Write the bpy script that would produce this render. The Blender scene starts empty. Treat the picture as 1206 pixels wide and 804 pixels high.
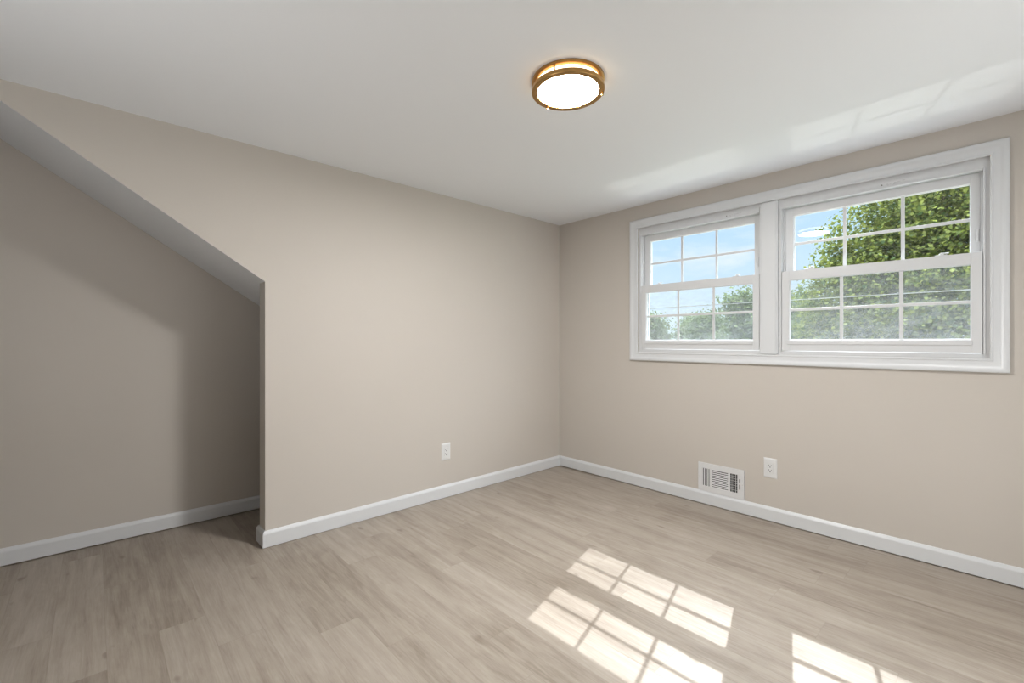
import bpy, bmesh, math, random
import numpy as np
from mathutils import Vector, Matrix

# ------------------------------------------------------------------ camera, sky, sun, exposure
SC = bpy.context.scene
COL = SC.collection
SC.view_settings.view_transform = 'Standard'
SC.view_settings.look = 'None'
SC.view_settings.gamma = 1.0
SC.view_settings.use_curve_mapping = False
SC.view_settings.exposure = 0.10

cam_data = bpy.data.cameras.new('camera')
cam_data.sensor_width = 36.0
cam_data.lens = 36.0 * 533.0 / 1206.0
cam_data.clip_start = 0.02
cam_data.clip_end = 400
cam = bpy.data.objects.new('camera', cam_data)
COL.objects.link(cam)
cam.location = (2.8833, -3.2852, 1.1867)
cam.rotation_euler = (math.radians(90), 0, math.radians(47.27))
SC.camera = cam

SUN_STRENGTH = 4.9
SUN_COL = (1.0, 0.98, 0.97)
ZENITH = 13.0          # brightness of the high sky, above what the windows frame
LAMP = 245.0
LAMP_SIDE = 3.6
BACK_LIGHT = 9.5     # added fill light behind the camera, washing the ceiling
SIDE_LIGHT = 12.0     # added fill light in front of the solid right wall

world = bpy.data.worlds.new('sky')
SC.world = world
world.use_nodes = True
wn = world.node_tree.nodes; wl = world.node_tree.links
wn.clear()
w_out = wn.new('ShaderNodeOutputWorld')
w_bg = wn.new('ShaderNodeBackground')
w_tc = wn.new('ShaderNodeTexCoord')
w_sep = wn.new('ShaderNodeSeparateXYZ')
wl.new(w_tc.outputs['Generated'], w_sep.inputs[0])
w_ramp = wn.new('ShaderNodeValToRGB')
cr = w_ramp.color_ramp
cr.elements[0].position = 0.0; cr.elements[0].color = (0.74, 0.88, 1.0, 1)
cr.elements[1].position = 1.0; cr.elements[1].color = (0.90, 0.95, 1.0, 1)
e = cr.elements.new(0.10); e.color = (0.66, 0.83, 1.0, 1)
e = cr.elements.new(0.22); e.color = (0.52, 0.74, 1.0, 1)
e = cr.elements.new(0.40); e.color = (0.80, 0.90, 1.0, 1)
wl.new(w_sep.outputs['Z'], w_ramp.inputs[0])
w_map = wn.new('ShaderNodeMapping')
w_map.inputs['Scale'].default_value = (2.2, 2.2, 7.0)
w_map.inputs['Location'].default_value = (0.35, 0.1, 0.2)
wl.new(w_tc.outputs['Generated'], w_map.inputs[0])
w_noise = wn.new('ShaderNodeTexNoise')
w_noise.inputs['Scale'].default_value = 1.6
w_noise.inputs['Detail'].default_value = 6
w_noise.inputs['Roughness'].default_value = 0.55
wl.new(w_map.outputs[0], w_noise.inputs['Vector'])
w_cr2 = wn.new('ShaderNodeMapRange')
w_cr2.inputs['From Min'].default_value = 0.56
w_cr2.inputs['From Max'].default_value = 0.80
wl.new(w_noise.outputs[0], w_cr2.inputs['Value'])
w_mix = wn.new('ShaderNodeMix'); w_mix.data_type = 'RGBA'
wl.new(w_cr2.outputs[0], w_mix.inputs['Factor'])
wl.new(w_ramp.outputs[0], w_mix.inputs['A'])
w_mix.inputs['B'].default_value = (0.97, 0.98, 1.0, 1)
w_str = wn.new('ShaderNodeMapRange'); w_str.interpolation_type = 'SMOOTHSTEP'
w_str.inputs['From Min'].default_value = 0.27
w_str.inputs['From Max'].default_value = 0.60
w_str.inputs['To Min'].default_value = 1.10
w_str.inputs['To Max'].default_value = ZENITH
wl.new(w_sep.outputs['Z'], w_str.inputs['Value'])
wl.new(w_mix.outputs['Result'], w_bg.inputs['Color'])
wl.new(w_str.outputs[0], w_bg.inputs['Strength'])
wl.new(w_bg.outputs[0], w_out.inputs[0])

sun_d = bpy.data.lights.new('sun', 'SUN')
sun_d.energy = SUN_STRENGTH
sun_d.color = SUN_COL
sun_d.angle = math.radians(0.30)
sun = bpy.data.objects.new('sun', sun_d)
COL.objects.link(sun)
sun.rotation_euler = Vector((0.284, -1.0, -1.0)).to_track_quat('-Z', 'Y').to_euler()
sun.location = (0, 8, 12)


def area_light(name, loc, direction, sx, sy, power, color):
    d = bpy.data.lights.new(name, 'AREA')
    d.shape = 'RECTANGLE'; d.size = sx; d.size_y = sy
    d.energy = power; d.color = color
    o = bpy.data.objects.new(name, d)
    COL.objects.link(o)
    o.location = loc
    o.rotation_euler = Vector(direction).to_track_quat('-Z', 'Z').to_euler()
    return o


area_light('ceiling_fill_light', (1.6, -3.9, 0.80), (-0.05, 0.15, 1), 0.5, 0.4, BACK_LIGHT, (0.96, 0.985, 1.0))  # fill added to lift the ceiling, no lamp stands here
area_light('side_fill_light', (3.40, -1.25, 1.05), (-1, 0, 0), 2.0, 1.5, SIDE_LIGHT, (0.95, 0.98, 1.0))  # fill added to brighten the room, this wall has no window

# sunlight thrown back up by something shiny on the lawn: a faint window shape on the ceiling
gl_d = bpy.data.lights.new('reflected_sun', 'SPOT')
gl_d.energy = 290.0; gl_d.color = (1.0, 0.98, 0.95); gl_d.spot_size = math.radians(34); gl_d.spot_blend = 0.3
gl_d.shadow_soft_size = 0.02
gl = bpy.data.objects.new('reflected_sun', gl_d)
COL.objects.link(gl)
gl.location = (0.9, 4.6, -2.65)
gl.rotation_euler = Vector((0.95, -4.55, 4.45)).to_track_quat('-Z', 'Y').to_euler()

# ------------------------------------------------------------------ materials


def new_mat(name):
    m = bpy.data.materials.new(name)
    m.use_nodes = True
    nt = m.node_tree
    return m, nt.nodes, nt.links, nt.nodes['Principled BSDF']


def plain(name, col, rough=0.5, metal=0.0, spec=0.5, bump=0.0, bscale=300.0, var=0.0, vscale=3.0):
    m, n, l, p = new_mat(name)
    p.inputs['Base Color'].default_value = (*col, 1)
    p.inputs['Roughness'].default_value = rough
    p.inputs['Metallic'].default_value = metal
    p.inputs['Specular IOR Level'].default_value = spec
    g = n.new('ShaderNodeNewGeometry')
    if bump:
        t = n.new('ShaderNodeTexNoise'); t.inputs['Scale'].default_value = bscale
        t.inputs['Detail'].default_value = 3
        l.new(g.outputs['Position'], t.inputs['Vector'])
        b = n.new('ShaderNodeBump'); b.inputs['Strength'].default_value = bump
        b.inputs['Distance'].default_value = 0.002
        l.new(t.outputs[0], b.inputs['Height']); l.new(b.outputs[0], p.inputs['Normal'])
    if var:
        t = n.new('ShaderNodeTexNoise'); t.inputs['Scale'].default_value = vscale
        t.inputs['Detail'].default_value = 4
        l.new(g.outputs['Position'], t.inputs['Vector'])
        mx = n.new('ShaderNodeMix'); mx.data_type = 'RGBA'
        mx.inputs['A'].default_value = (*[c * (1 - var) for c in col], 1)
        mx.inputs['B'].default_value = (*[min(1, c * (1 + var)) for c in col], 1)
        l.new(t.outputs[0], mx.inputs['Factor'])
        l.new(mx.outputs['Result'], p.inputs['Base Color'])
    return m


M = {}
M['wall'] = plain('beige_wall_paint', (0.590, 0.548, 0.500), 0.62, spec=0.25, bump=0.10, bscale=220, var=0.012)
M['ceiling'] = plain('white_ceiling_paint', (0.85, 0.870, 0.900), 0.75, spec=0.2, bump=0.06, bscale=180)
M['trim'] = plain('white_trim_paint', (0.70, 0.715, 0.735), 0.32, spec=0.45)
M['vinyl'] = plain('white_window_vinyl', (0.69, 0.70, 0.715), 0.34, spec=0.45)
M['plastic'] = plain('white_plastic', (0.74, 0.745, 0.75), 0.30, spec=0.5)
M['vent_white'] = plain('white_enamel_metal', (0.72, 0.725, 0.735), 0.35, spec=0.5)
M['slot'] = plain('slot_dark', (0.03, 0.03, 0.03), 0.7)
M['duct'] = plain('duct_dark_metal', (0.045, 0.045, 0.048), 0.6)
M['screw'] = plain('screw_metal', (0.62, 0.62, 0.60), 0.35, metal=0.7)
M['mark'] = plain('grey_ink', (0.45, 0.45, 0.46), 0.6)
M['dot'] = plain('dark_dot', (0.12, 0.12, 0.12), 0.6)
M['brass'] = plain('brushed_brass', (0.46, 0.27, 0.095), 0.34, metal=0.92, var=0.10, vscale=40)
M['shell'] = plain('outside_siding', (0.75, 0.75, 0.73), 0.7)
M['screen_frame'] = plain('grey_white_aluminium', (0.62, 0.63, 0.65), 0.4)
M['bark'] = plain('bark', (0.10, 0.075, 0.055), 0.9, var=0.3, vscale=6)
M['blocker'] = plain('blocker_dark_grey', (0.14, 0.135, 0.13), 0.9, var=0.3, vscale=8)
M['grass'] = plain('lawn', (0.20, 0.215, 0.15), 0.95, var=0.35, vscale=0.6)


def floor_material():
    m, n, l, p = new_mat('pale_oak_plank_floor')
    W, L, Y0 = 0.16, 1.22, 0.53

    def math_(op, a, b=None, c=None):
        x = n.new('ShaderNodeMath'); x.operation = op
        for i, v in enumerate((a, b, c)):
            if v is None: continue
            if isinstance(v, (int, float)): x.inputs[i].default_value = v
            else: l.new(v, x.inputs[i])
        return x.outputs[0]
    g = n.new('ShaderNodeNewGeometry')
    s = n.new('ShaderNodeSeparateXYZ'); l.new(g.outputs['Position'], s.inputs[0])
    X, Y = s.outputs['X'], s.outputs['Y']
    rowf = math_('DIVIDE', math_('ADD', Y, Y0), W)
    row = math_('FLOOR', rowf)
    fy = math_('FRACT', rowf)
    w1 = n.new('ShaderNodeTexWhiteNoise'); w1.noise_dimensions = '1D'
    l.new(row, w1.inputs['W'])
    colf = math_('ADD', math_('DIVIDE', X, L), math_('MULTIPLY', w1.outputs['Value'], 7.0))
    colm = math_('FLOOR', colf)
    fx = math_('FRACT', colf)
    cid = n.new('ShaderNodeCombineXYZ'); l.new(row, cid.inputs[0]); l.new(colm, cid.inputs[1])
    w2 = n.new('ShaderNodeTexWhiteNoise'); w2.noise_dimensions = '3D'
    l.new(cid.outputs[0], w2.inputs['Vector'])
    rnd = w2.outputs['Value']
    # grain coordinates, shifted per plank
    off = math_('MULTIPLY', rnd, 37.0)
    gx = math_('ADD', X, off); gy = math_('ADD', Y, math_('MULTIPLY', rnd, 11.0))

    def noise(sx, sy, detail, rough, dist=0.0):
        c = n.new('ShaderNodeCombineXYZ')
        l.new(math_('MULTIPLY', gx, sx), c.inputs[0]); l.new(math_('MULTIPLY', gy, sy), c.inputs[1])
        t = n.new('ShaderNodeTexNoise'); t.inputs['Scale'].default_value = 1.0
        t.inputs['Detail'].default_value = detail; t.inputs['Roughness'].default_value = rough
        t.inputs['Distortion'].default_value = dist
        l.new(c.outputs[0], t.inputs['Vector'])
        return t.outputs[0]
    broad = noise(1.4, 16.0, 6, 0.68, 1.1)
    fine = noise(6.0, 130.0, 5, 0.75, 0.5)
    blotch = noise(3.4, 7.5, 5, 0.6, 0.7)
    knot = noise(5.5, 14.0, 2, 0.5, 0.0)
    pores = noise(22.0, 260.0, 2, 0.6, 0.0)
    ramp = n.new('ShaderNodeValToRGB')
    r = ramp.color_ramp
    r.elements[0].position = 0.33; r.elements[0].color = (0.215, 0.172, 0.136, 1)
    r.elements[1].position = 0.67; r.elements[1].color = (0.450, 0.398, 0.345, 1)
    q = r.elements.new(0.5); q.color = (0.350, 0.300, 0.250, 1)
    v = math_('ADD', math_('MULTIPLY', broad, 0.46), math_('MULTIPLY', fine, 0.30))
    v = math_('ADD', v, math_('MULTIPLY', blotch, 0.24))
    v = math_('ADD', v, math_('MULTIPLY', math_('SUBTRACT', rnd, 0.5), 0.10))
    l.new(v, ramp.inputs[0])
    kn = n.new('ShaderNodeMapRange')
    kn.inputs['From Min'].default_value = 0.69; kn.inputs['From Max'].default_value = 0.76
    l.new(knot, kn.inputs['Value'])
    pr = n.new('ShaderNodeMapRange')
    pr.inputs['From Min'].default_value = 0.62; pr.inputs['From Max'].default_value = 0.80
    pr.inputs['To Max'].default_value = 0.22
    l.new(pores, pr.inputs['Value'])
    dark = math_('MAXIMUM', math_('MULTIPLY', kn.outputs[0], 0.55), pr.outputs[0])
    mk = n.new('ShaderNodeMix'); mk.data_type = 'RGBA'
    l.new(dark, mk.inputs['Factor']); l.new(ramp.outputs[0], mk.inputs['A'])
    mk.inputs['B'].default_value = (0.17, 0.13, 0.10, 1)
    # seams
    dy = math_('MULTIPLY', math_('MINIMUM', fy, math_('SUBTRACT', 1.0, fy)), W)
    dx = math_('MULTIPLY', math_('MINIMUM', fx, math_('SUBTRACT', 1.0, fx)), L)
    d = math_('MINIMUM', dx, dy)
    sm = n.new('ShaderNodeMapRange')
    sm.inputs['From Min'].default_value = 0.0005; sm.inputs['From Max'].default_value = 0.0018
    sm.inputs['To Min'].default_value = 0.26; sm.inputs['To Max'].default_value = 0.0
    l.new(d, sm.inputs['Value'])
    ms = n.new('ShaderNodeMix'); ms.data_type = 'RGBA'
    l.new(sm.outputs[0], ms.inputs['Factor']); l.new(mk.outputs['Result'], ms.inputs['A'])
    ms.inputs['B'].default_value = (0.19, 0.15, 0.115, 1)
    l.new(ms.outputs['Result'], p.inputs['Base Color'])
    rr = n.new('ShaderNodeMapRange')
    rr.inputs['To Min'].default_value = 0.40; rr.inputs['To Max'].default_value = 0.54
    l.new(fine, rr.inputs['Value']); l.new(rr.outputs[0], p.inputs['Roughness'])
    p.inputs['Specular IOR Level'].default_value = 0.5
    hb = math_('SUBTRACT', math_('MULTIPLY', fine, 0.4), math_('MULTIPLY', sm.outputs[0], 2.0))
    b = n.new('ShaderNodeBump'); b.inputs['Strength'].default_value = 0.25; b.inputs['Distance'].default_value = 0.001
    l.new(hb, b.inputs['Height']); l.new(b.outputs[0], p.inputs['Normal'])
    return m


M['floor'] = floor_material()


def glass_material():
    m, n, l, p = new_mat('window_glass')
    n.remove(p)
    out = n['Material Output']
    t = n.new('ShaderNodeBsdfTransparent'); t.inputs[0].default_value = (0.965, 0.98, 0.975, 1)
    gl = n.new('ShaderNodeBsdfGlossy'); gl.inputs['Roughness'].default_value = 0.0
    fr = n.new('ShaderNodeFresnel')
    gg = n.new('ShaderNodeNewGeometry')
    ior = n.new('ShaderNodeMapRange')          # same reflectance on both faces of the thin pane
    ior.inputs['To Min'].default_value = 1.5; ior.inputs['To Max'].default_value = 1 / 1.5
    l.new(gg.outputs['Backfacing'], ior.inputs['Value']); l.new(ior.outputs[0], fr.inputs['IOR'])
    mx = n.new('ShaderNodeMixShader')
    l.new(fr.outputs[0], mx.inputs[0]); l.new(t.outputs[0], mx.inputs[1]); l.new(gl.outputs[0], mx.inputs[2])
    l.new(mx.outputs[0], out.inputs[0])
    return m


M['glass'] = glass_material()


def mesh_screen_material():
    # woven insect mesh: mostly open, the dusty threads catch daylight
    m, n, l, p = new_mat('insect_mesh')
    n.remove(p)
    out = n['Material Output']
    t = n.new('ShaderNodeBsdfTransparent'); t.inputs[0].default_value = (1, 1, 1, 1)
    df = n.new('ShaderNodeBsdfDiffuse'); df.inputs[0].default_value = (0.34, 0.35, 0.36, 1)
    tr = n.new('ShaderNodeBsdfTranslucent'); tr.inputs[0].default_value = (0.34, 0.35, 0.36, 1)
    a = n.new('ShaderNodeMixShader'); a.inputs[0].default_value = 0.5
    l.new(df.outputs[0], a.inputs[1]); l.new(tr.outputs[0], a.inputs[2])
    g = n.new('ShaderNodeNewGeometry')
    mp = n.new('ShaderNodeMapping'); mp.inputs['Scale'].default_value = (1.0, 1.0, 2.6)
    l.new(g.outputs['Position'], mp.inputs[0])
    ns = n.new('ShaderNodeTexNoise'); ns.inputs['Scale'].default_value = 9.0; ns.inputs['Detail'].default_value = 7
    ns.inputs['Roughness'].default_value = 0.65
    l.new(mp.outputs[0], ns.inputs['Vector'])
    mr = n.new('ShaderNodeMapRange')
    mr.inputs['From Min'].default_value = 0.3; mr.inputs['From Max'].default_value = 0.72
    mr.inputs['To Min'].default_value = 0.07; mr.inputs['To Max'].default_value = 0.24
    l.new(ns.outputs[0], mr.inputs['Value'])
    mx = n.new('ShaderNodeMixShader')
    sp = n.new('ShaderNodeSeparateXYZ'); l.new(g.outputs['Position'], sp.inputs[0])
    zr = n.new('ShaderNodeMapRange')           # mesh turns more opaque towards the sill
    zr.inputs['From Min'].default_value = 1.18; zr.inputs['From Max'].default_value = 1.60
    zr.inputs['To Min'].default_value = 1.45; zr.inputs['To Max'].default_value = 0.50
    l.new(sp.outputs['Z'], zr.inputs['Value'])
    ml = n.new('ShaderNodeMath'); ml.operation = 'MULTIPLY'
    l.new(mr.outputs[0], ml.inputs[0]); l.new(zr.outputs[0], ml.inputs[1])
    l.new(ml.outputs[0], mx.inputs[0]); l.new(t.outputs[0], mx.inputs[1]); l.new(a.outputs[0], mx.inputs[2])
    l.new(mx.outputs[0], out.inputs[0])
    return m


M['mesh'] = mesh_screen_material()


def emit_material(name, col, strength):
    m, n, l, p = new_mat(name)
    p.inputs['Base Color'].default_value = (0.9, 0.88, 0.82, 1)
    p.inputs['Roughness'].default_value = 0.45
    p.inputs['Emission Color'].default_value = (*col, 1)
    p.inputs['Emission Strength'].default_value = strength
    return m


M['diffuser'] = emit_material('lit_frosted_acrylic', (1.0, 0.99, 0.965), LAMP)
M['diffuser_rim'] = emit_material('lit_acrylic_rim', (1.0, 0.86, 0.62), LAMP_SIDE)


def leaf_material(name, c0, c1, trans=0.35):
    m, n, l, p = new_mat(name)
    n.remove(p)
    out = n['Material Output']
    oi = n.new('ShaderNodeNewGeometry')
    rmp = n.new('ShaderNodeMix'); rmp.data_type = 'RGBA'
    l.new(oi.outputs['Random Per Island'], rmp.inputs['Factor'])
    rmp.inputs['A'].default_value = (*c0, 1); rmp.inputs['B'].default_value = (*c1, 1)
    d = n.new('ShaderNodeBsdfDiffuse'); t = n.new('ShaderNodeBsdfTranslucent')
    l.new(rmp.outputs['Result'], d.inputs[0]); l.new(rmp.outputs['Result'], t.inputs[0])
    gl = n.new('ShaderNodeBsdfGlossy'); gl.inputs['Roughness'].default_value = 0.5
    gl.inputs[0].default_value = (0.5, 0.5, 0.5, 1)
    mx = n.new('ShaderNodeMixShader'); mx.inputs[0].default_value = trans
    l.new(d.outputs[0], mx.inputs[1]); l.new(t.outputs[0], mx.inputs[2])
    m2 = n.new('ShaderNodeMixShader'); m2.inputs[0].default_value = 0.02
    l.new(mx.outputs[0], m2.inputs[1]); l.new(gl.outputs[0], m2.inputs[2])
    l.new(m2.outputs[0], out.inputs[0])
    return m


M['leaf'] = leaf_material('maple_leaves', (0.022, 0.050, 0.012), (0.20, 0.225, 0.045), 0.40)
M['leaf_far'] = leaf_material('distant_leaves', (0.045, 0.075, 0.03), (0.12, 0.15, 0.055), 0.35)

# ------------------------------------------------------------------ mesh helpers


def new_bm(): return bmesh.new()


def add_box(bm, a, b, bevel=0.0, rot=None, mat=0):
    """axis-aligned box from corner a to corner b, optionally rotated about its centre"""
    ce = (Vector(a) + Vector(b)) / 2
    sz = [abs(b[i] - a[i]) for i in range(3)]
    r = bmesh.ops.create_cube(bm, size=1.0)
    vs = r['verts']
    for v in vs: v.co = Vector((v.co.x * sz[0], v.co.y * sz[1], v.co.z * sz[2]))
    fs = set(f for v in vs for f in v.link_faces)
    if bevel > 0:
        es = list(set(e for v in vs for e in v.link_edges))
        rb = bmesh.ops.bevel(bm, geom=es, offset=bevel, segments=2, affect='EDGES', profile=0.5)
        allv = set(v for f in rb['faces'] for v in f.verts)
        stack = list(allv)
        seen = set(stack)
        while stack:
            v = stack.pop()
            for e2 in v.link_edges:
                o = e2.other_vert(v)
                if o not in seen: seen.add(o); stack.append(o)
        vs = list(seen)
    mtx = Matrix.Translation(ce) @ (rot.to_4x4() if rot else Matrix.Identity(4))
    for v in vs: v.co = mtx @ v.co
    for f in set(f for v in vs for f in v.link_faces): f.material_index = mat
    return vs


def add_prism(bm, poly, axis, lo, hi, mats=None):
    """extrude a 2D polygon along an axis ('x': poly is (y,z); 'y': poly is (x,z))"""
    def P(p, t): return (t, p[0], p[1]) if axis == 'x' else (p[0], t, p[1])
    A = [bm.verts.new(P(p, lo)) for p in poly]
    B = [bm.verts.new(P(p, hi)) for p in poly]
    bm.faces.new(A); bm.faces.new(list(reversed(B)))
    k = len(poly)
    for i in range(k):
        f = bm.faces.new((A[i], B[i], B[(i + 1) % k], A[(i + 1) % k]))
        if mats and i in mats: f.material_index = mats[i]


def add_lathe(bm, prof, seg=64, centre=(0, 0, 0), closed=True, axis='z'):
    """revolve (r, z) points about a vertical axis"""
    rings = []
    for (r, z) in prof:
        ring = []
        for k in range(seg):
            a = 2 * math.pi * k / seg
            if axis == 'z': co = (centre[0] + r * math.cos(a), centre[1] + r * math.sin(a), centre[2] + z)
            elif axis == 'y': co = (centre[0] + r * math.cos(a), centre[1] + z, centre[2] + r * math.sin(a))
            else: co = (centre[0] + z, centre[1] + r * math.cos(a), centre[2] + r * math.sin(a))
            ring.append(bm.verts.new(co))
        rings.append(ring)
    m = len(prof)
    for i in range(m if closed else m - 1):
        a, b = rings[i], rings[(i + 1) % m]
        for k in range(seg):
            bm.faces.new((a[k], a[(k + 1) % seg], b[(k + 1) % seg], b[k]))
    return rings


def add_disc_lathe(bm, prof, seg=64, centre=(0, 0, 0), axis='z'):
    """open profile whose two ends are capped with fans"""
    rings = add_lathe(bm, prof, seg, centre, closed=False, axis=axis)
    bm.faces.new(rings[0]); bm.faces.new(rings[-1])


def sweep_frame(bm, x0, x1, z0, z1, prof):
    """mitred rectangular frame: inner opening x0..x1, z0..z1; prof = closed loop of (outward offset, y)"""
    rings = []
    for (sx, sz) in ((-1, -1), (1, -1), (1, 1), (-1, 1)):
        ring = []
        for (o, y) in prof:
            ring.append(bm.verts.new(((x0 - o) if sx < 0 else (x1 + o), y, (z0 - o) if sz < 0 else (z1 + o))))
        rings.append(ring)
    k = len(prof)
    for i in range(4):
        a, b = rings[i], rings[(i + 1) % 4]
        for j in range(k):
            bm.faces.new((a[j], b[j], b[(j + 1) % k], a[(j + 1) % k]))


def build(name, bm, mat, parent=None, smooth=False, loc=None):
    bmesh.ops.recalc_face_normals(bm, faces=bm.faces)
    me = bpy.data.meshes.new(name)
    bm.to_mesh(me); bm.free()
    for m in (mat if isinstance(mat, (list, tuple)) else [mat]): me.materials.append(m)
    o = bpy.data.objects.new(name, me)
    COL.objects.link(o)
    if parent is not None:
        o.parent = parent
        o.matrix_parent_inverse = Matrix.Identity(4)
        o.location = -Vector(parent.get('base', (0, 0, 0))) if parent.get('base') else (0, 0, 0)
    if smooth:
        for p in me.polygons: p.use_smooth = True
        try:
            md = o.modifiers.new('edge_split', 'EDGE_SPLIT'); md.split_angle = math.radians(35)
        except Exception:
            pass
    return o


def struct(o, label=None):
    o['kind'] = 'structure'
    if label: o['label'] = label
    return o


def thing(name, label, cat, loc=(0, 0, 0), rotz=0.0, group=None):
    o = bpy.data.objects.new(name, None)
    o.empty_display_size = 0.1
    COL.objects.link(o)
    o.location = loc; o.rotation_euler = (0, 0, rotz)
    o['label'] = label; o['category'] = cat
    if group: o['group'] = group
    return o


def box_obj(name, a, b, mat, parent=None, bevel=0.0):
    bm = new_bm(); add_box(bm, a, b, bevel)
    return build(name, bm, mat, parent)


# ------------------------------------------------------------------ room shell
H = 2.30
XR, YB, XA = 3.42, -4.30, -0.70          # right wall, rear wall, back of the alcove
WX0, WX1, WZ0, WZ1 = 0.853, 2.843, 1.100, 2.118   # window opening
WT = 0.14
SLOPE = 0.665
JY = -2.560                                # end of the left wall at the alcove


def slope_z(y): return 1.532 + (-(y - JY)) * SLOPE


struct(box_obj('floor', (XA - 0.1, YB - 0.1, -0.12), (XR + 0.1, WT, 0.0), M['floor']), 'pale grey-brown wood plank floor')
struct(box_obj('ceiling', (XA - 0.1, YB - 0.1, H), (XR + 0.1, WT, H + 0.12), M['ceiling']), 'flat white painted ceiling')

# left wall, with the sloped cut over the alcove; its underside is painted like the ceiling
ytop = JY - (H - 1.532) / SLOPE
bm = new_bm()
add_prism(bm, [(JY, 0), (0.0, 0), (0.0, H), (ytop, H), (JY, 1.532)], 'x', -0.115, 0.0, mats={3: 1})
struct(build('wall_left', bm, [M['wall'], M['ceiling']]), 'beige wall with a sloped cut-out over the alcove')

# sloped alcove ceiling behind it
bm = new_bm()
yl = -0.6
add_prism(bm, [(ytop, H), (yl, slope_z(yl)), (yl, slope_z(yl) + 0.12), (ytop, H + 0.12)], 'x', XA, -0.115)
struct(build('ceiling_alcove', bm, M['ceiling']), 'sloped white ceiling of the alcove')
struct(box_obj('wall_alcove', (XA - 0.1, YB - 0.1, 0), (XA, WT, H), M['wall']), 'shaded beige back wall of the alcove')
struct(box_obj('wall_knee', (XA, -1.10, 0), (-0.115, -1.0, slope_z(-1.05) + 0.05), M['wall']), 'low wall closing the alcove under the roof slope')

# window wall with its opening
bm = new_bm()
add_box(bm, (-0.115, 0, 0), (WX0, WT, H)); add_box(bm, (WX1, 0, 0), (XR, WT, H))
add_box(bm, (WX0, 0, 0), (WX1, WT, WZ0)); add_box(bm, (WX0, 0, WZ1), (WX1, WT, H))
bmesh.ops.remove_doubles(bm, verts=bm.verts, dist=1e-5)
struct(build('wall_far', bm, M['wall']), 'beige wall with the two windows')

# right wall and rear wall, outside the picture
struct(box_obj('wall_right', (XR, YB - 0.1, 0), (XR + 0.1, WT, H), M['wall']))
struct(box_obj('wall_rear', (0.95, YB - 0.1, 0), (XR, YB, H), M['wall']))
# unlit box added off the rear left, cuts light bounced into the alcove
HB = -7.0
struct(box_obj('wall_bounce_trap_right', (0.95, HB, 0), (1.05, YB - 0.1, H), M['wall']))
struct(box_obj('wall_bounce_trap_rear', (XA - 0.1, HB - 0.1, 0), (1.05, HB, H), M['wall']))
struct(box_obj('wall_bounce_trap_left', (XA - 0.1, HB, 0), (XA, YB - 0.1, H), M['wall']))
struct(box_obj('floor_bounce_trap', (XA - 0.1, HB - 0.1, -0.12), (1.05, YB - 0.1, 0.0), M['floor']))
struct(box_obj('ceiling_bounce_trap', (XA - 0.1, HB - 0.1, H), (1.05, YB - 0.1, H + 0.12), M['ceiling']))

# baseboards: flat face, eased top
BH, BT = 0.095, 0.016
BPROF = [(0, 0.003), (BT, 0.003), (BT, 0.076), (BT - 0.002, 0.082), (0.008, BH - 0.003), (0.006, BH), (0, BH)]


def baseboard(name, path, label, gap=0.003):
    """path: floor points; the profile grows to the left of the walking direction"""
    bm = new_bm()
    n = len(path); rings = []
    for i, p in enumerate(path):
        p = Vector(p)
        d0 = (p - Vector(path[i - 1])).normalized() if i > 0 else None
        d1 = (Vector(path[i + 1]) - p).normalized() if i < n - 1 else None
        n0 = Vector((-d0.y, d0.x)) if d0 else None
        n1 = Vector((-d1.y, d1.x)) if d1 else None
        if n0 and n1: nn = (n0 + n1); nn = nn / max(0.2, nn.dot(n0))
        else: nn = n0 or n1
        rings.append([bm.verts.new((p.x + nn.x * o, p.y + nn.y * o, z)) for (o, z) in [(o_, gap if z_ == 0.003 else z_) for (o_, z_) in BPROF]])
    k = len(BPROF)
    for i in range(n - 1):
        for j in range(k):
            bm.faces.new((rings[i][j], rings[i + 1][j], rings[i + 1][(j + 1) % k], rings[i][(j + 1) % k]))
    bm.faces.new(rings[0]); bm.faces.new(list(reversed(rings[-1])))
    return struct(build(name, bm, M['trim']), label)


baseboard('baseboard_left', [(0.0, -0.001), (0.0, JY), (-0.115, JY), (-0.115, -1.05)], 'white baseboard along the left wall and round its end')
baseboard('baseboard_far', [(XR, 0.0), (0.0, 0.0)], 'white baseboard under the windows', 0.007)
baseboard('baseboard_alcove', [(XA, -1.1), (XA, YB)], 'white baseboard at the back of the alcove', 0.007)

# ------------------------------------------------------------------ window casing
CP = [(0, 0.0), (0, -0.011), (0.003, -0.0145), (0.009, -0.0150), (0.012, -0.0115), (0.015, -0.0110), (0.030, -0.0125),
      (0.042, -0.0150), (0.048, -0.0195), (0.056, -0.0215), (0.063, -0.0210), (0.067, -0.0190), (0.068, -0.0175), (0.068, 0.0)]
bm = new_bm()
sweep_frame(bm, WX0, WX1, WZ0, WZ1 - 0.006, CP)
struct(build('trim_1', bm, M['trim'], smooth=True), 'moulded white casing round the pair of windows')

# cover board between the two windows
bm = new_bm()
add_box(bm, (1.790, -0.007, WZ0 + 0.004), (1.880, 0.014, WZ1 - 0.008), 0.002)
add_box(bm, (1.880, -0.004, WZ0 + 0.006), (1.889, 0.013, WZ1 - 0.008), 0.0015)
add_box(bm, (1.781, -0.004, WZ0 + 0.006), (1.790, 0.013, WZ1 - 0.008), 0.0015)
struct(build('trim_2', bm, M['trim']), 'flat white cover board between the two windows')


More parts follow.
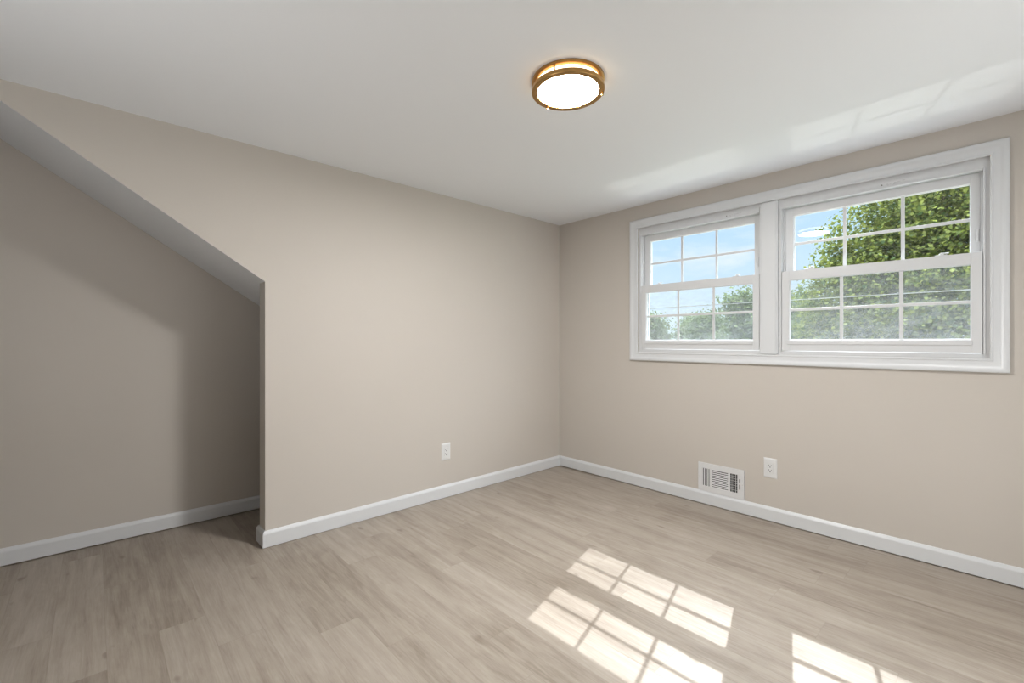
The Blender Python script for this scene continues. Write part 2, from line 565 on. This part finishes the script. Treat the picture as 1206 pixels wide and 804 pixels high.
def window(name, label, jx0, jx1, sx0, sx1, label_x):
    """jx: opening side faces; sx: sash side faces"""
    w = thing(name, label, 'window')
    del w['category']
    w['kind'] = 'structure'
    # frame: jambs, head, sill (real depth through the wall)
    bm = new_bm()
    add_box(bm, (jx0, 0.012, WZ0), (sx0, WT, WZ1)); add_box(bm, (sx1, 0.012, WZ0), (jx1, WT, WZ1))
    add_box(bm, (sx0, 0.010, WZ0), (sx1, WT, 1.125))
    add_box(bm, (sx0, 0.013, 2.090), (sx1, WT, WZ1)); add_box(bm, (sx0, 0.006, 2.060), (sx1, WT - 0.005, 2.090))
    add_box(bm, (sx0, -0.006, 2.052), (sx1, 0.030, 2.060), 0.002)
    # side tracks the sashes run in
    for (a, b) in ((sx0, sx0 + 0.010), (sx1 - 0.010, sx1)):
        add_box(bm, (a, 0.0395, 1.125), (b, 0.0445, 2.055))
        add_box(bm, (a, 0.087, 1.125), (b, 0.095, 2.055))
    # jamb beads
    add_box(bm, (sx0 - 0.008, 0.002, 1.120), (sx0 - 0.001, 0.030, 2.060), 0.002)
    add_box(bm, (sx1 + 0.001, 0.002, 1.120), (sx1 + 0.008, 0.030, 2.060), 0.002)
    build('window_frame', bm, M['vinyl'], w)

    def sash(nm, x0, x1, z0, z1, gx0, gx1, gz0, gz1, y0, y1, lip):
        bm = new_bm()
        add_box(bm, (x0, y0, z0), (gx0, y1, z1), 0.0015); add_box(bm, (gx1, y0, z0), (x1, y1, z1), 0.0015)
        add_box(bm, (gx0, y0, z0), (gx1, y1, gz0)); add_box(bm, (gx0, y0, gz1), (gx1, y1, z1))
        # glazing bead stepping down to the glass
        ym = (y0 + y1) / 2
        sweep_frame(bm, gx0 + 0.004, gx1 - 0.004, gz0 + 0.004, gz1 - 0.004,
                    [(0, ym - 0.006), (0.004, ym - 0.012), (0.004, ym + 0.012), (0, ym + 0.006)])
        if lip:
            add_box(bm, (gx0 - 0.012, y0 - 0.006, gz0 - 0.030), (gx1 + 0.004, y0 + 0.004, gz0 - 0.003), 0.002)
        s = build(nm, bm, M['vinyl'], w)
        bm = new_bm(); add_box(bm, (gx0, ym - 0.001, gz0), (gx1, ym + 0.001, gz1))
        build('pane', bm, M['glass'], s)
        # muntins: three lights wide, two high
        for i in (1, 2):
            xm = gx0 + (gx1 - gx0) * i / 3
            bm = new_bm(); add_box(bm, (xm - 0.0085, ym - 0.003, gz0), (xm + 0.0085, ym + 0.003, gz1), 0.0015)
            build('muntin', bm, M['vinyl'], s)
        zm = (gz0 + gz1) / 2
        bm = new_bm(); add_box(bm, (gx0, ym - 0.0028, zm - 0.0085), (gx1, ym + 0.0028, zm + 0.0085), 0.0015)
        build('muntin', bm, M['vinyl'], s)
        return s
    up = sash('upper_sash', sx0 + 0.010, sx1 - 0.010, 1.592, 2.053, sx0 + 0.056, sx1 - 0.046, 1.634, 2.004, 0.047, 0.086, False)
    lo = sash('lower_sash', sx0 + 0.0015, sx1 - 0.0015, 1.127, 1.640, sx0 + 0.043, sx1 - 0.042, 1.197, 1.582, 0.005, 0.039, True)
    # sash locks on the meeting rail: base, cam and thumb lever
    for t in (0.17, 0.83):
        xc = sx0 + (sx1 - sx0) * t
        bm = new_bm()
        add_box(bm, (xc - 0.024, 0.006, 1.640), (xc + 0.024, 0.034, 1.6445), 0.0015)
        add_disc_lathe(bm, [(0.010, 0), (0.010, 0.006), (0.008, 0.008)], 20, (xc, 0.022, 1.6445))
        add_box(bm, (xc - 0.004, 0.010, 1.650), (xc + 0.030, 0.017, 1.655), 0.0015)
        build('sash_lock', bm, M['vinyl'], lo)
    # tilt vent stop on the right stile of the upper sash
    bm = new_bm(); add_box(bm, (sx1 - 0.026, 0.040, 1.700), (sx1 - 0.016, 0.047, 1.760), 0.0015)
    build('vent_stop', bm, M['vinyl'], up)
    # small screw dot and faint printed marks on the head
    bm = new_bm()
    add_disc_lathe(bm, [(0.0035, 0.0), (0.0035, -0.0012)], 14, (label_x, 0.0060, 2.074), axis='y')
    build('screw', bm, M['dot'], w)
    bm = new_bm()
    for k, (dx, wd, zz) in enumerate(((0.020, 0.008, 0.0), (0.024, 0.006, -0.006), (0.036, 0.006, 0.001), (0.050, 0.007, -0.004),
                                      (0.053, 0.010, 0.003), (0.068, 0.014, 0.004), (0.088, 0.012, 0.006))):
        add_box(bm, (label_x + dx, 0.0052, 2.074 + zz - 0.001), (label_x + dx + wd, 0.0062, 2.074 + zz + 0.0008))
    build('printed_mark', bm, M['mark'], w)
    # half screen outside the lower sash, with its middle bar
    bm = new_bm()
    sweep_frame(bm, sx0 + 0.012, sx1 - 0.012, 1.140, 1.600, [(0, 0.100), (0.014, 0.100), (0.014, 0.110), (0, 0.110)])
    add_box(bm, (sx0 + 0.012, 0.101, 1.4575), (sx1 - 0.012, 0.109, 1.4625))
    scn = build('insect_screen', bm, M['screen_frame'], w)
    bm = new_bm(); add_box(bm, (sx0 + 0.010, 0.1045, 1.138), (sx1 - 0.010, 0.1055, 1.602))
    build('screen_mesh', bm, M['mesh'], scn)
    return w


window('window_1', 'left white double-hung window showing sky over far trees', WX0, 1.8345, 0.879, 1.776, 1.560)
window('window_2', 'right white double-hung window filled by the large tree', 1.8345, WX1, 1.910, 2.819, 2.420)

# ------------------------------------------------------------------ ceiling lamp
LC = (1.627, -1.800, H)
lamp = thing('ceiling_light', 'round brass flush-mount ceiling light, switched on', 'ceiling light', LC)
bm = new_bm()
add_lathe(bm, [(0.149, 0.0), (0.1530, -0.001), (0.1530, -0.0105), (0.1490, -0.0125), (0.1340, -0.0125), (0.1330, 0.0)], 96)
build('top_ring', bm, M['brass'], lamp, smooth=True)
bm = new_bm()
add_lathe(bm, [(0.1530, -0.0360), (0.1535, -0.0380), (0.1535, -0.0510), (0.1520, -0.0530), (0.1310, -0.0530), (0.1290, -0.0510), (0.1290, -0.0380), (0.1310, -0.0360)], 96)
build('bottom_ring', bm, M['brass'], lamp, smooth=True)
bm = new_bm()
add_lathe(bm, [(0.1285, -0.001), (0.1288, -0.040), (0.1287, -0.0480), (0.1200, -0.0480), (0.1200, -0.001)], 96)
build('diffuser_rim', bm, M['diffuser_rim'], lamp, smooth=True)
bm = new_bm()
add_disc_lathe(bm, [(0.1284, -0.0482), (0.1278, -0.0500), (0.120, -0.0515), (0.09, -0.0525), (0.045, -0.053)], 96)
build('diffuser', bm, M['diffuser'], lamp, smooth=True)
for a in (-71.0, 49.0, 169.0):
    ca, sa = math.cos(math.radians(a)), math.sin(math.radians(a))
    bm = new_bm()
    add_disc_lathe(bm, [(0.0035, -0.010), (0.0035, -0.0545), (0.0052, -0.0545), (0.0058, -0.0565), (0.0052, -0.0600), (0.0030, -0.0615)], 16,
                   (0.1475 * ca, 0.1475 * sa, 0))
    build('post', bm, M['brass'], lamp, smooth=True)

# ------------------------------------------------------------------ wall outlets (built facing -y, then turned)


def outlet(name, label, loc, rotz):
    t = thing(name, label, 'outlet', loc, rotz, 'wall outlets')
    W2, H2 = 0.0405, 0.0655
    bm = new_bm()
    # bevelled plate with a rectangular opening
    sweep_frame(bm, -0.0170, 0.0170, -0.0340, 0.0340,
                [(0, 0.0), (0, -0.0060), (0.0015, -0.0068), (0.0150, -0.0062), (0.0200, -0.0048), (0.0230, -0.0025), (0.0235, 0.0)])
    # stretch the frame to plate size
    for v in bm.verts:
        if abs(v.co.z) > 0.034: v.co.z = math.copysign(0.034 + (abs(v.co.z) - 0.034) * (H2 - 0.034) / 0.0235, v.co.z)
    build('wall_plate', bm, M['plastic'], t)
    bm = new_bm(); add_box(bm, (-0.0165, -0.0075, -0.0335), (0.0165, 0.0, 0.0335), 0.0012)
    dev = build('receptacle', bm, M['plastic'], t)
    for zc in (0.0155, -0.0155):
        bm = new_bm()
        add_box(bm, (-0.0082, -0.0080, zc - 0.001), (-0.0054, -0.0070, zc + 0.0082))
        add_box(bm, (0.0054, -0.0080, zc), (0.0082, -0.0070, zc + 0.0075))
        add_disc_lathe(bm, [(0.0034, -0.0080), (0.0034, -0.0070)], 14, (0, 0, zc - 0.0075), axis='y')
        build('socket', bm, M['slot'], dev)
    for zc in (0.0500, -0.0500):
        bm = new_bm(); add_disc_lathe(bm, [(0.0030, -0.0050), (0.0030, -0.0066), (0.0022, -0.0072)], 14, (0, 0, zc), axis='y')
        build('screw', bm, M['plastic'], t)
    return t


outlet('wall_outlet', 'white wall outlet beside the air register under the windows', (1.845, 0.0, 0.350), 0.0)
outlet('wall_outlet', 'white wall outlet alone on the left wall above the baseboard', (0.0, -1.311, 0.345), math.radians(90))

# ------------------------------------------------------------------ air register
VX0, VX1, VZ0, VZ1 = 1.362, 1.683, 0.096, 0.301
vent = thing('air_register', 'white metal air register above the baseboard under the windows', 'air vent', (1.5225, 0.0, VZ0))
vent['base'] = (1.5225, 0.0, VZ0)
VW, VH = VX1 - VX0, VZ1 - VZ0


def vx(t): return VX0 + VW * t


def vz(t): return VZ0 + VH * t


z0, z1 = vz(0.19), vz(0.81)
groups = ((0.095, 0.265), (0.305, 0.665), (0.705, 0.865))
bm = new_bm()
yf, yb = -0.0085, -0.0015
add_box(bm, (VX0, yf, VZ0), (VX1, yb, z0), 0.0012); add_box(bm, (VX0, yf, z1), (VX1, yb, VZ1), 0.0012)
xs = [0.0, groups[0][0], groups[0][1], groups[1][0], groups[1][1], groups[2][0], groups[2][1], 1.0]
for i in (0, 2, 4, 6):
    add_box(bm, (vx(xs[i]), yf, z0 - 0.001), (vx(xs[i + 1]), yb, z1 + 0.001))
# turned-back rim
for (a, b) in (((VX0, -0.006, VZ0), (VX0 + 0.004, 0.0, VZ1)), ((VX1 - 0.004, -0.006, VZ0), (VX1, 0.0, VZ1)),
               ((VX0, -0.006, VZ1 - 0.004), (VX1, 0.0, VZ1))):
    add_box(bm, a, b)
build('face_plate', bm, M['vent_white'], vent)
box_obj('duct_back', (vx(0.07), -0.0014, z0 - 0.004), (vx(0.89), -0.0002, z1 + 0.004), M['duct'], vent)
bm = new_bm()
for i in range(5):
    xc = vx(groups[0][0] + (groups[0][1] - groups[0][0]) * i / 4)
    add_box(bm, (xc - 0.0038, -0.0056, z0), (xc + 0.0038, -0.0046, z1), rot=Matrix.Rotation(math.radians(24), 3, 'Z'))
build('louver', bm, M['vent_white'], vent)
bm = new_bm()
for i in range(11):
    zc = z0 + (z1 - z0) * i / 10
    add_box(bm, (vx(groups[1][0]), -0.0058, zc - 0.0036), (vx(groups[1][1]), -0.0048, zc + 0.0036), rot=Matrix.Rotation(math.radians(-25), 3, 'X'))
build('louver', bm, M['vent_white'], vent)
bm = new_bm()
for i in range(5):
    xc = vx(groups[2][0] + (groups[2][1] - groups[2][0]) * i / 4)
    add_box(bm, (xc - 0.0022, -0.0060, z0), (xc + 0.0022, -0.0050, z1), rot=Matrix.Rotation(math.radians(-35), 3, 'Z'))
for i in range(1, 8):
    zc = z0 + (z1 - z0) * i / 8
    add_box(bm, (vx(groups[2][0]), -0.0032, zc - 0.0010), (vx(groups[2][1]), -0.0022, zc + 0.0010))
build('louver', bm, M['vent_white'], vent)
bm = new_bm()
add_box(bm, (vx(0.900), -0.0090, vz(0.33)), (vx(0.922), -0.0080, vz(0.68)))
slot = build('lever_slot', bm, M['duct'], vent)
bm = new_bm(); add_box(bm, (vx(0.903), -0.0130, vz(0.50)), (vx(0.919), -0.0085, vz(0.545)), 0.001)
build('lever', bm, M['vent_white'], vent)
for t in (0.035, 0.965):
    bm = new_bm(); add_disc_lathe(bm, [(0.0034, yf + 0.001), (0.0034, yf - 0.0010), (0.0024, yf - 0.0018)], 14, (vx(t), 0, vz(0.5)), axis='y')
    build('screw', bm, M['screw'], vent)

# ------------------------------------------------------------------ outdoors
GZ = -3.0
struct(box_obj('ground', (-70, WT + 0.02, GZ - 0.2), (60, 95, GZ), M['grass']), 'lawn outside')
struct(box_obj('wall_outside', (-1.0, 0.02, GZ), (3.6, WT - 0.01, -0.121), M['shell']))

bm = new_bm()  # unseen slab, shaped to keep the reflected sun off the lower sashes
add_prism(bm, [(WT, 0.95), (1.0, 0.735), (1.0, 0.60), (WT, 0.80)], 'x', -0.6, 3.9)
struct(build('light_blocker', bm, M['blocker']), 'unseen slab added to block the reflected sun below the upper sashes')


def tree(name, label, base, height, blobs, n_leaves, leaf, mat, seed, trunk_r, group=None):
    """blobs: (x, y, z, r) in world space; leaves fill their outer shells in clumps"""
    rs = np.random.RandomState(seed)
    t = thing(name, label, 'tree', base, 0, group)
    t['base'] = tuple(base)
    bl = np.array(blobs, float)
    wgt = bl[:, 3] ** 2; wgt /= wgt.sum()
    # clump centres on the blob shells
    n_cl = max(30, n_leaves // 26)
    idx = rs.choice(len(bl), n_cl, p=wgt)
    d = rs.normal(size=(n_cl, 3)); d /= np.linalg.norm(d, axis=1)[:, None]
    rad = bl[idx, 3] * (0.55 + 0.47 * rs.rand(n_cl) ** 0.5)
    cl = bl[idx, :3] + d * rad[:, None]
    k = rs.choice(n_cl, n_leaves)
    c = cl[k] + rs.normal(size=(n_leaves, 3)) * (leaf * 1.9) * np.array([1, 1, 0.7])
    # each leaf: folded blade of six corners
    nrm = rs.normal(size=(n_leaves, 3)) * 0.75 + np.array([0, 0, 0.9]) + d[k] * 0.5
    nrm /= np.linalg.norm(nrm, axis=1)[:, None]
    u = np.cross(nrm, rs.normal(size=(n_leaves, 3))); u /= np.linalg.norm(u, axis=1)[:, None]
    v = np.cross(nrm, u)
    s = leaf * (0.65 + 0.7 * rs.rand(n_leaves))[:, None]
    pts = np.stack([c - u * s * .5, c - u * s * .08 + v * s * .42 + nrm * s * .10, c + u * s * .5,
                    c - u * s * .08 - v * s * .42 + nrm * s * .10], axis=1).reshape(-1, 3) - np.array(base)
    me = bpy.data.meshes.new('foliage')
    f = np.arange(n_leaves)[:, None] * 4
    tri = np.concatenate([f + np.array([0, 1, 2]), f + np.array([0, 2, 3])], axis=1).reshape(-1)
    me.vertices.add(n_leaves * 4); me.vertices.foreach_set('co', pts.astype(np.float32).ravel())
    me.loops.add(n_leaves * 6); me.loops.foreach_set('vertex_index', tri.astype(np.int32))
    me.polygons.add(n_leaves * 2); me.polygons.foreach_set('loop_start', (np.arange(n_leaves * 2) * 3).astype(np.int32))
    me.update(calc_edges=True)
    me.materials.append(mat)
    o = bpy.data.objects.new('foliage', me); COL.objects.link(o); o.parent = t
    # trunk and limbs: tapered tubes
    bm = new_bm()

    def limb(a, b, r0, r1, seg=10):
        a, b = Vector(a), Vector(b); ax = (b - a).normalized()
        px = ax.orthogonal().normalized(); py = ax.cross(px)
        mid = (a + b) / 2 + px * (b - a).length * 0.05
        rings = []
        for (q, r) in ((a, r0), (mid, (r0 + r1) / 2), (b, r1)):
            rings.append([bm.verts.new(q + px * r * math.cos(2 * math.pi * i / seg) + py * r * math.sin(2 * math.pi * i / seg)) for i in range(seg)])
        for i in range(2):
            for j in range(seg):
                bm.faces.new((rings[i][j], rings[i][(j + 1) % seg], rings[i + 1][(j + 1) % seg], rings[i + 1][j]))
        bm.faces.new(rings[0]); bm.faces.new(rings[-1])
    fork = Vector(base) + Vector((0, 0, height * 0.42))
    limb(base, fork, trunk_r, trunk_r * 0.72)
    for (x, y, z, r) in blobs[:8]:
        limb(fork - Vector((0, 0, 0.1)), (x, y, z), trunk_r * 0.5, trunk_r * 0.12)
    build('trunk', bm, M['bark'], t, smooth=True)
    return t


# the large tree that fills the right window
rs = random.Random(5)
blobs = [(2.4, 13.2, 2.4, 2.9)]
for (x, y, z, r) in ((0.45, 12.6, 2.3, 1.45), (0.75, 12.4, 3.9, 1.30), (1.9, 12.2, 4.8, 1.5), (3.5, 12.3, 4.9, 1.6), (2.8, 11.8, 3.1, 1.5),
                     (0.2, 12.8, 0.9, 1.35), (1.5, 11.6, 2.4, 1.2), (4.6, 12.6, 3.2, 1.7), (1.6, 11.6, 0.6, 1.3), (3.2, 11.4, 0.8, 1.4),
                     (4.9, 12.6, 0.9, 1.6), (2.6, 13.2, 6.0, 1.5), (2.3, 14.6, 3.6, 2.3), (1.2, 12.0, 3.2, 1.0), (3.9, 11.6, 2.2, 1.3), (-0.45, 12.7, 2.1, 1.0), (-0.1, 12.6, 3.3, 0.85), (-0.5, 12.9, 1.0, 1.1)):
    blobs.append((x, y, z, r))
tree('broad_tree', 'large leafy green tree filling the right window', (2.4, 13.2, GZ), 8.5, blobs, 130000, 0.095, M['leaf'], 3, 0.26)

# far tree line, in two staggered rows, left to right as seen through the left window
LINE = [('small round far tree at the left edge of the left window', -20.6, 36.5, 2.2, 1.55),
        ('low far tree second from the left through the left window', -17.1, 31.5, 2.15, 1.5),
        ('dark far tree showing between two nearer trees, left part of the left window', -18.1, 40.5, 2.3, 1.6),
        ('far tree behind the first muntin of the left window', -14.9, 36.5, 2.25, 1.6),
        ('far tree with its top notched against the sky, middle of the left window', -12.9, 31.8, 1.9, 1.45),
        ('wide far tree right of the middle of the left window', -12.6, 40.5, 2.55, 1.7),
        ('far tree behind the second muntin of the left window', -10.6, 36.0, 2.3, 1.6),
        ('taller nearer tree rising at the right edge of the left window', -5.6, 21.0, 2.15, 1.1),
        ('low far tree at the lower right corner of the left window', -8.8, 31.5, 1.85, 1.4),
        ('far tree low behind the left edge of the right window', -4.6, 27.0, 2.5, 1.4)]
for k, (lab, x, y, top, r) in enumerate(LINE):
    rr = random.Random(40 + k)
    zc = 1.19 + top - r * 0.55
    bl = [(x, y, zc - r * 0.5, r * 0.85), (x, y, zc - r * 1.6, r * 0.8)]
    for q in range(11):
        a = rr.uniform(0, 2 * math.pi)
        bl.append((x + math.cos(a) * r * rr.uniform(.35, .6), y + math.sin(a) * r * .5, zc + rr.uniform(-1.2, .62) * r * .8, r * rr.uniform(.28, .45)))
    tree('distant_tree', lab, (x, y, GZ), zc - GZ + 0.5, bl, 7000, 0.19, M['leaf_far'], 100 + k, 0.16, 'far tree line')
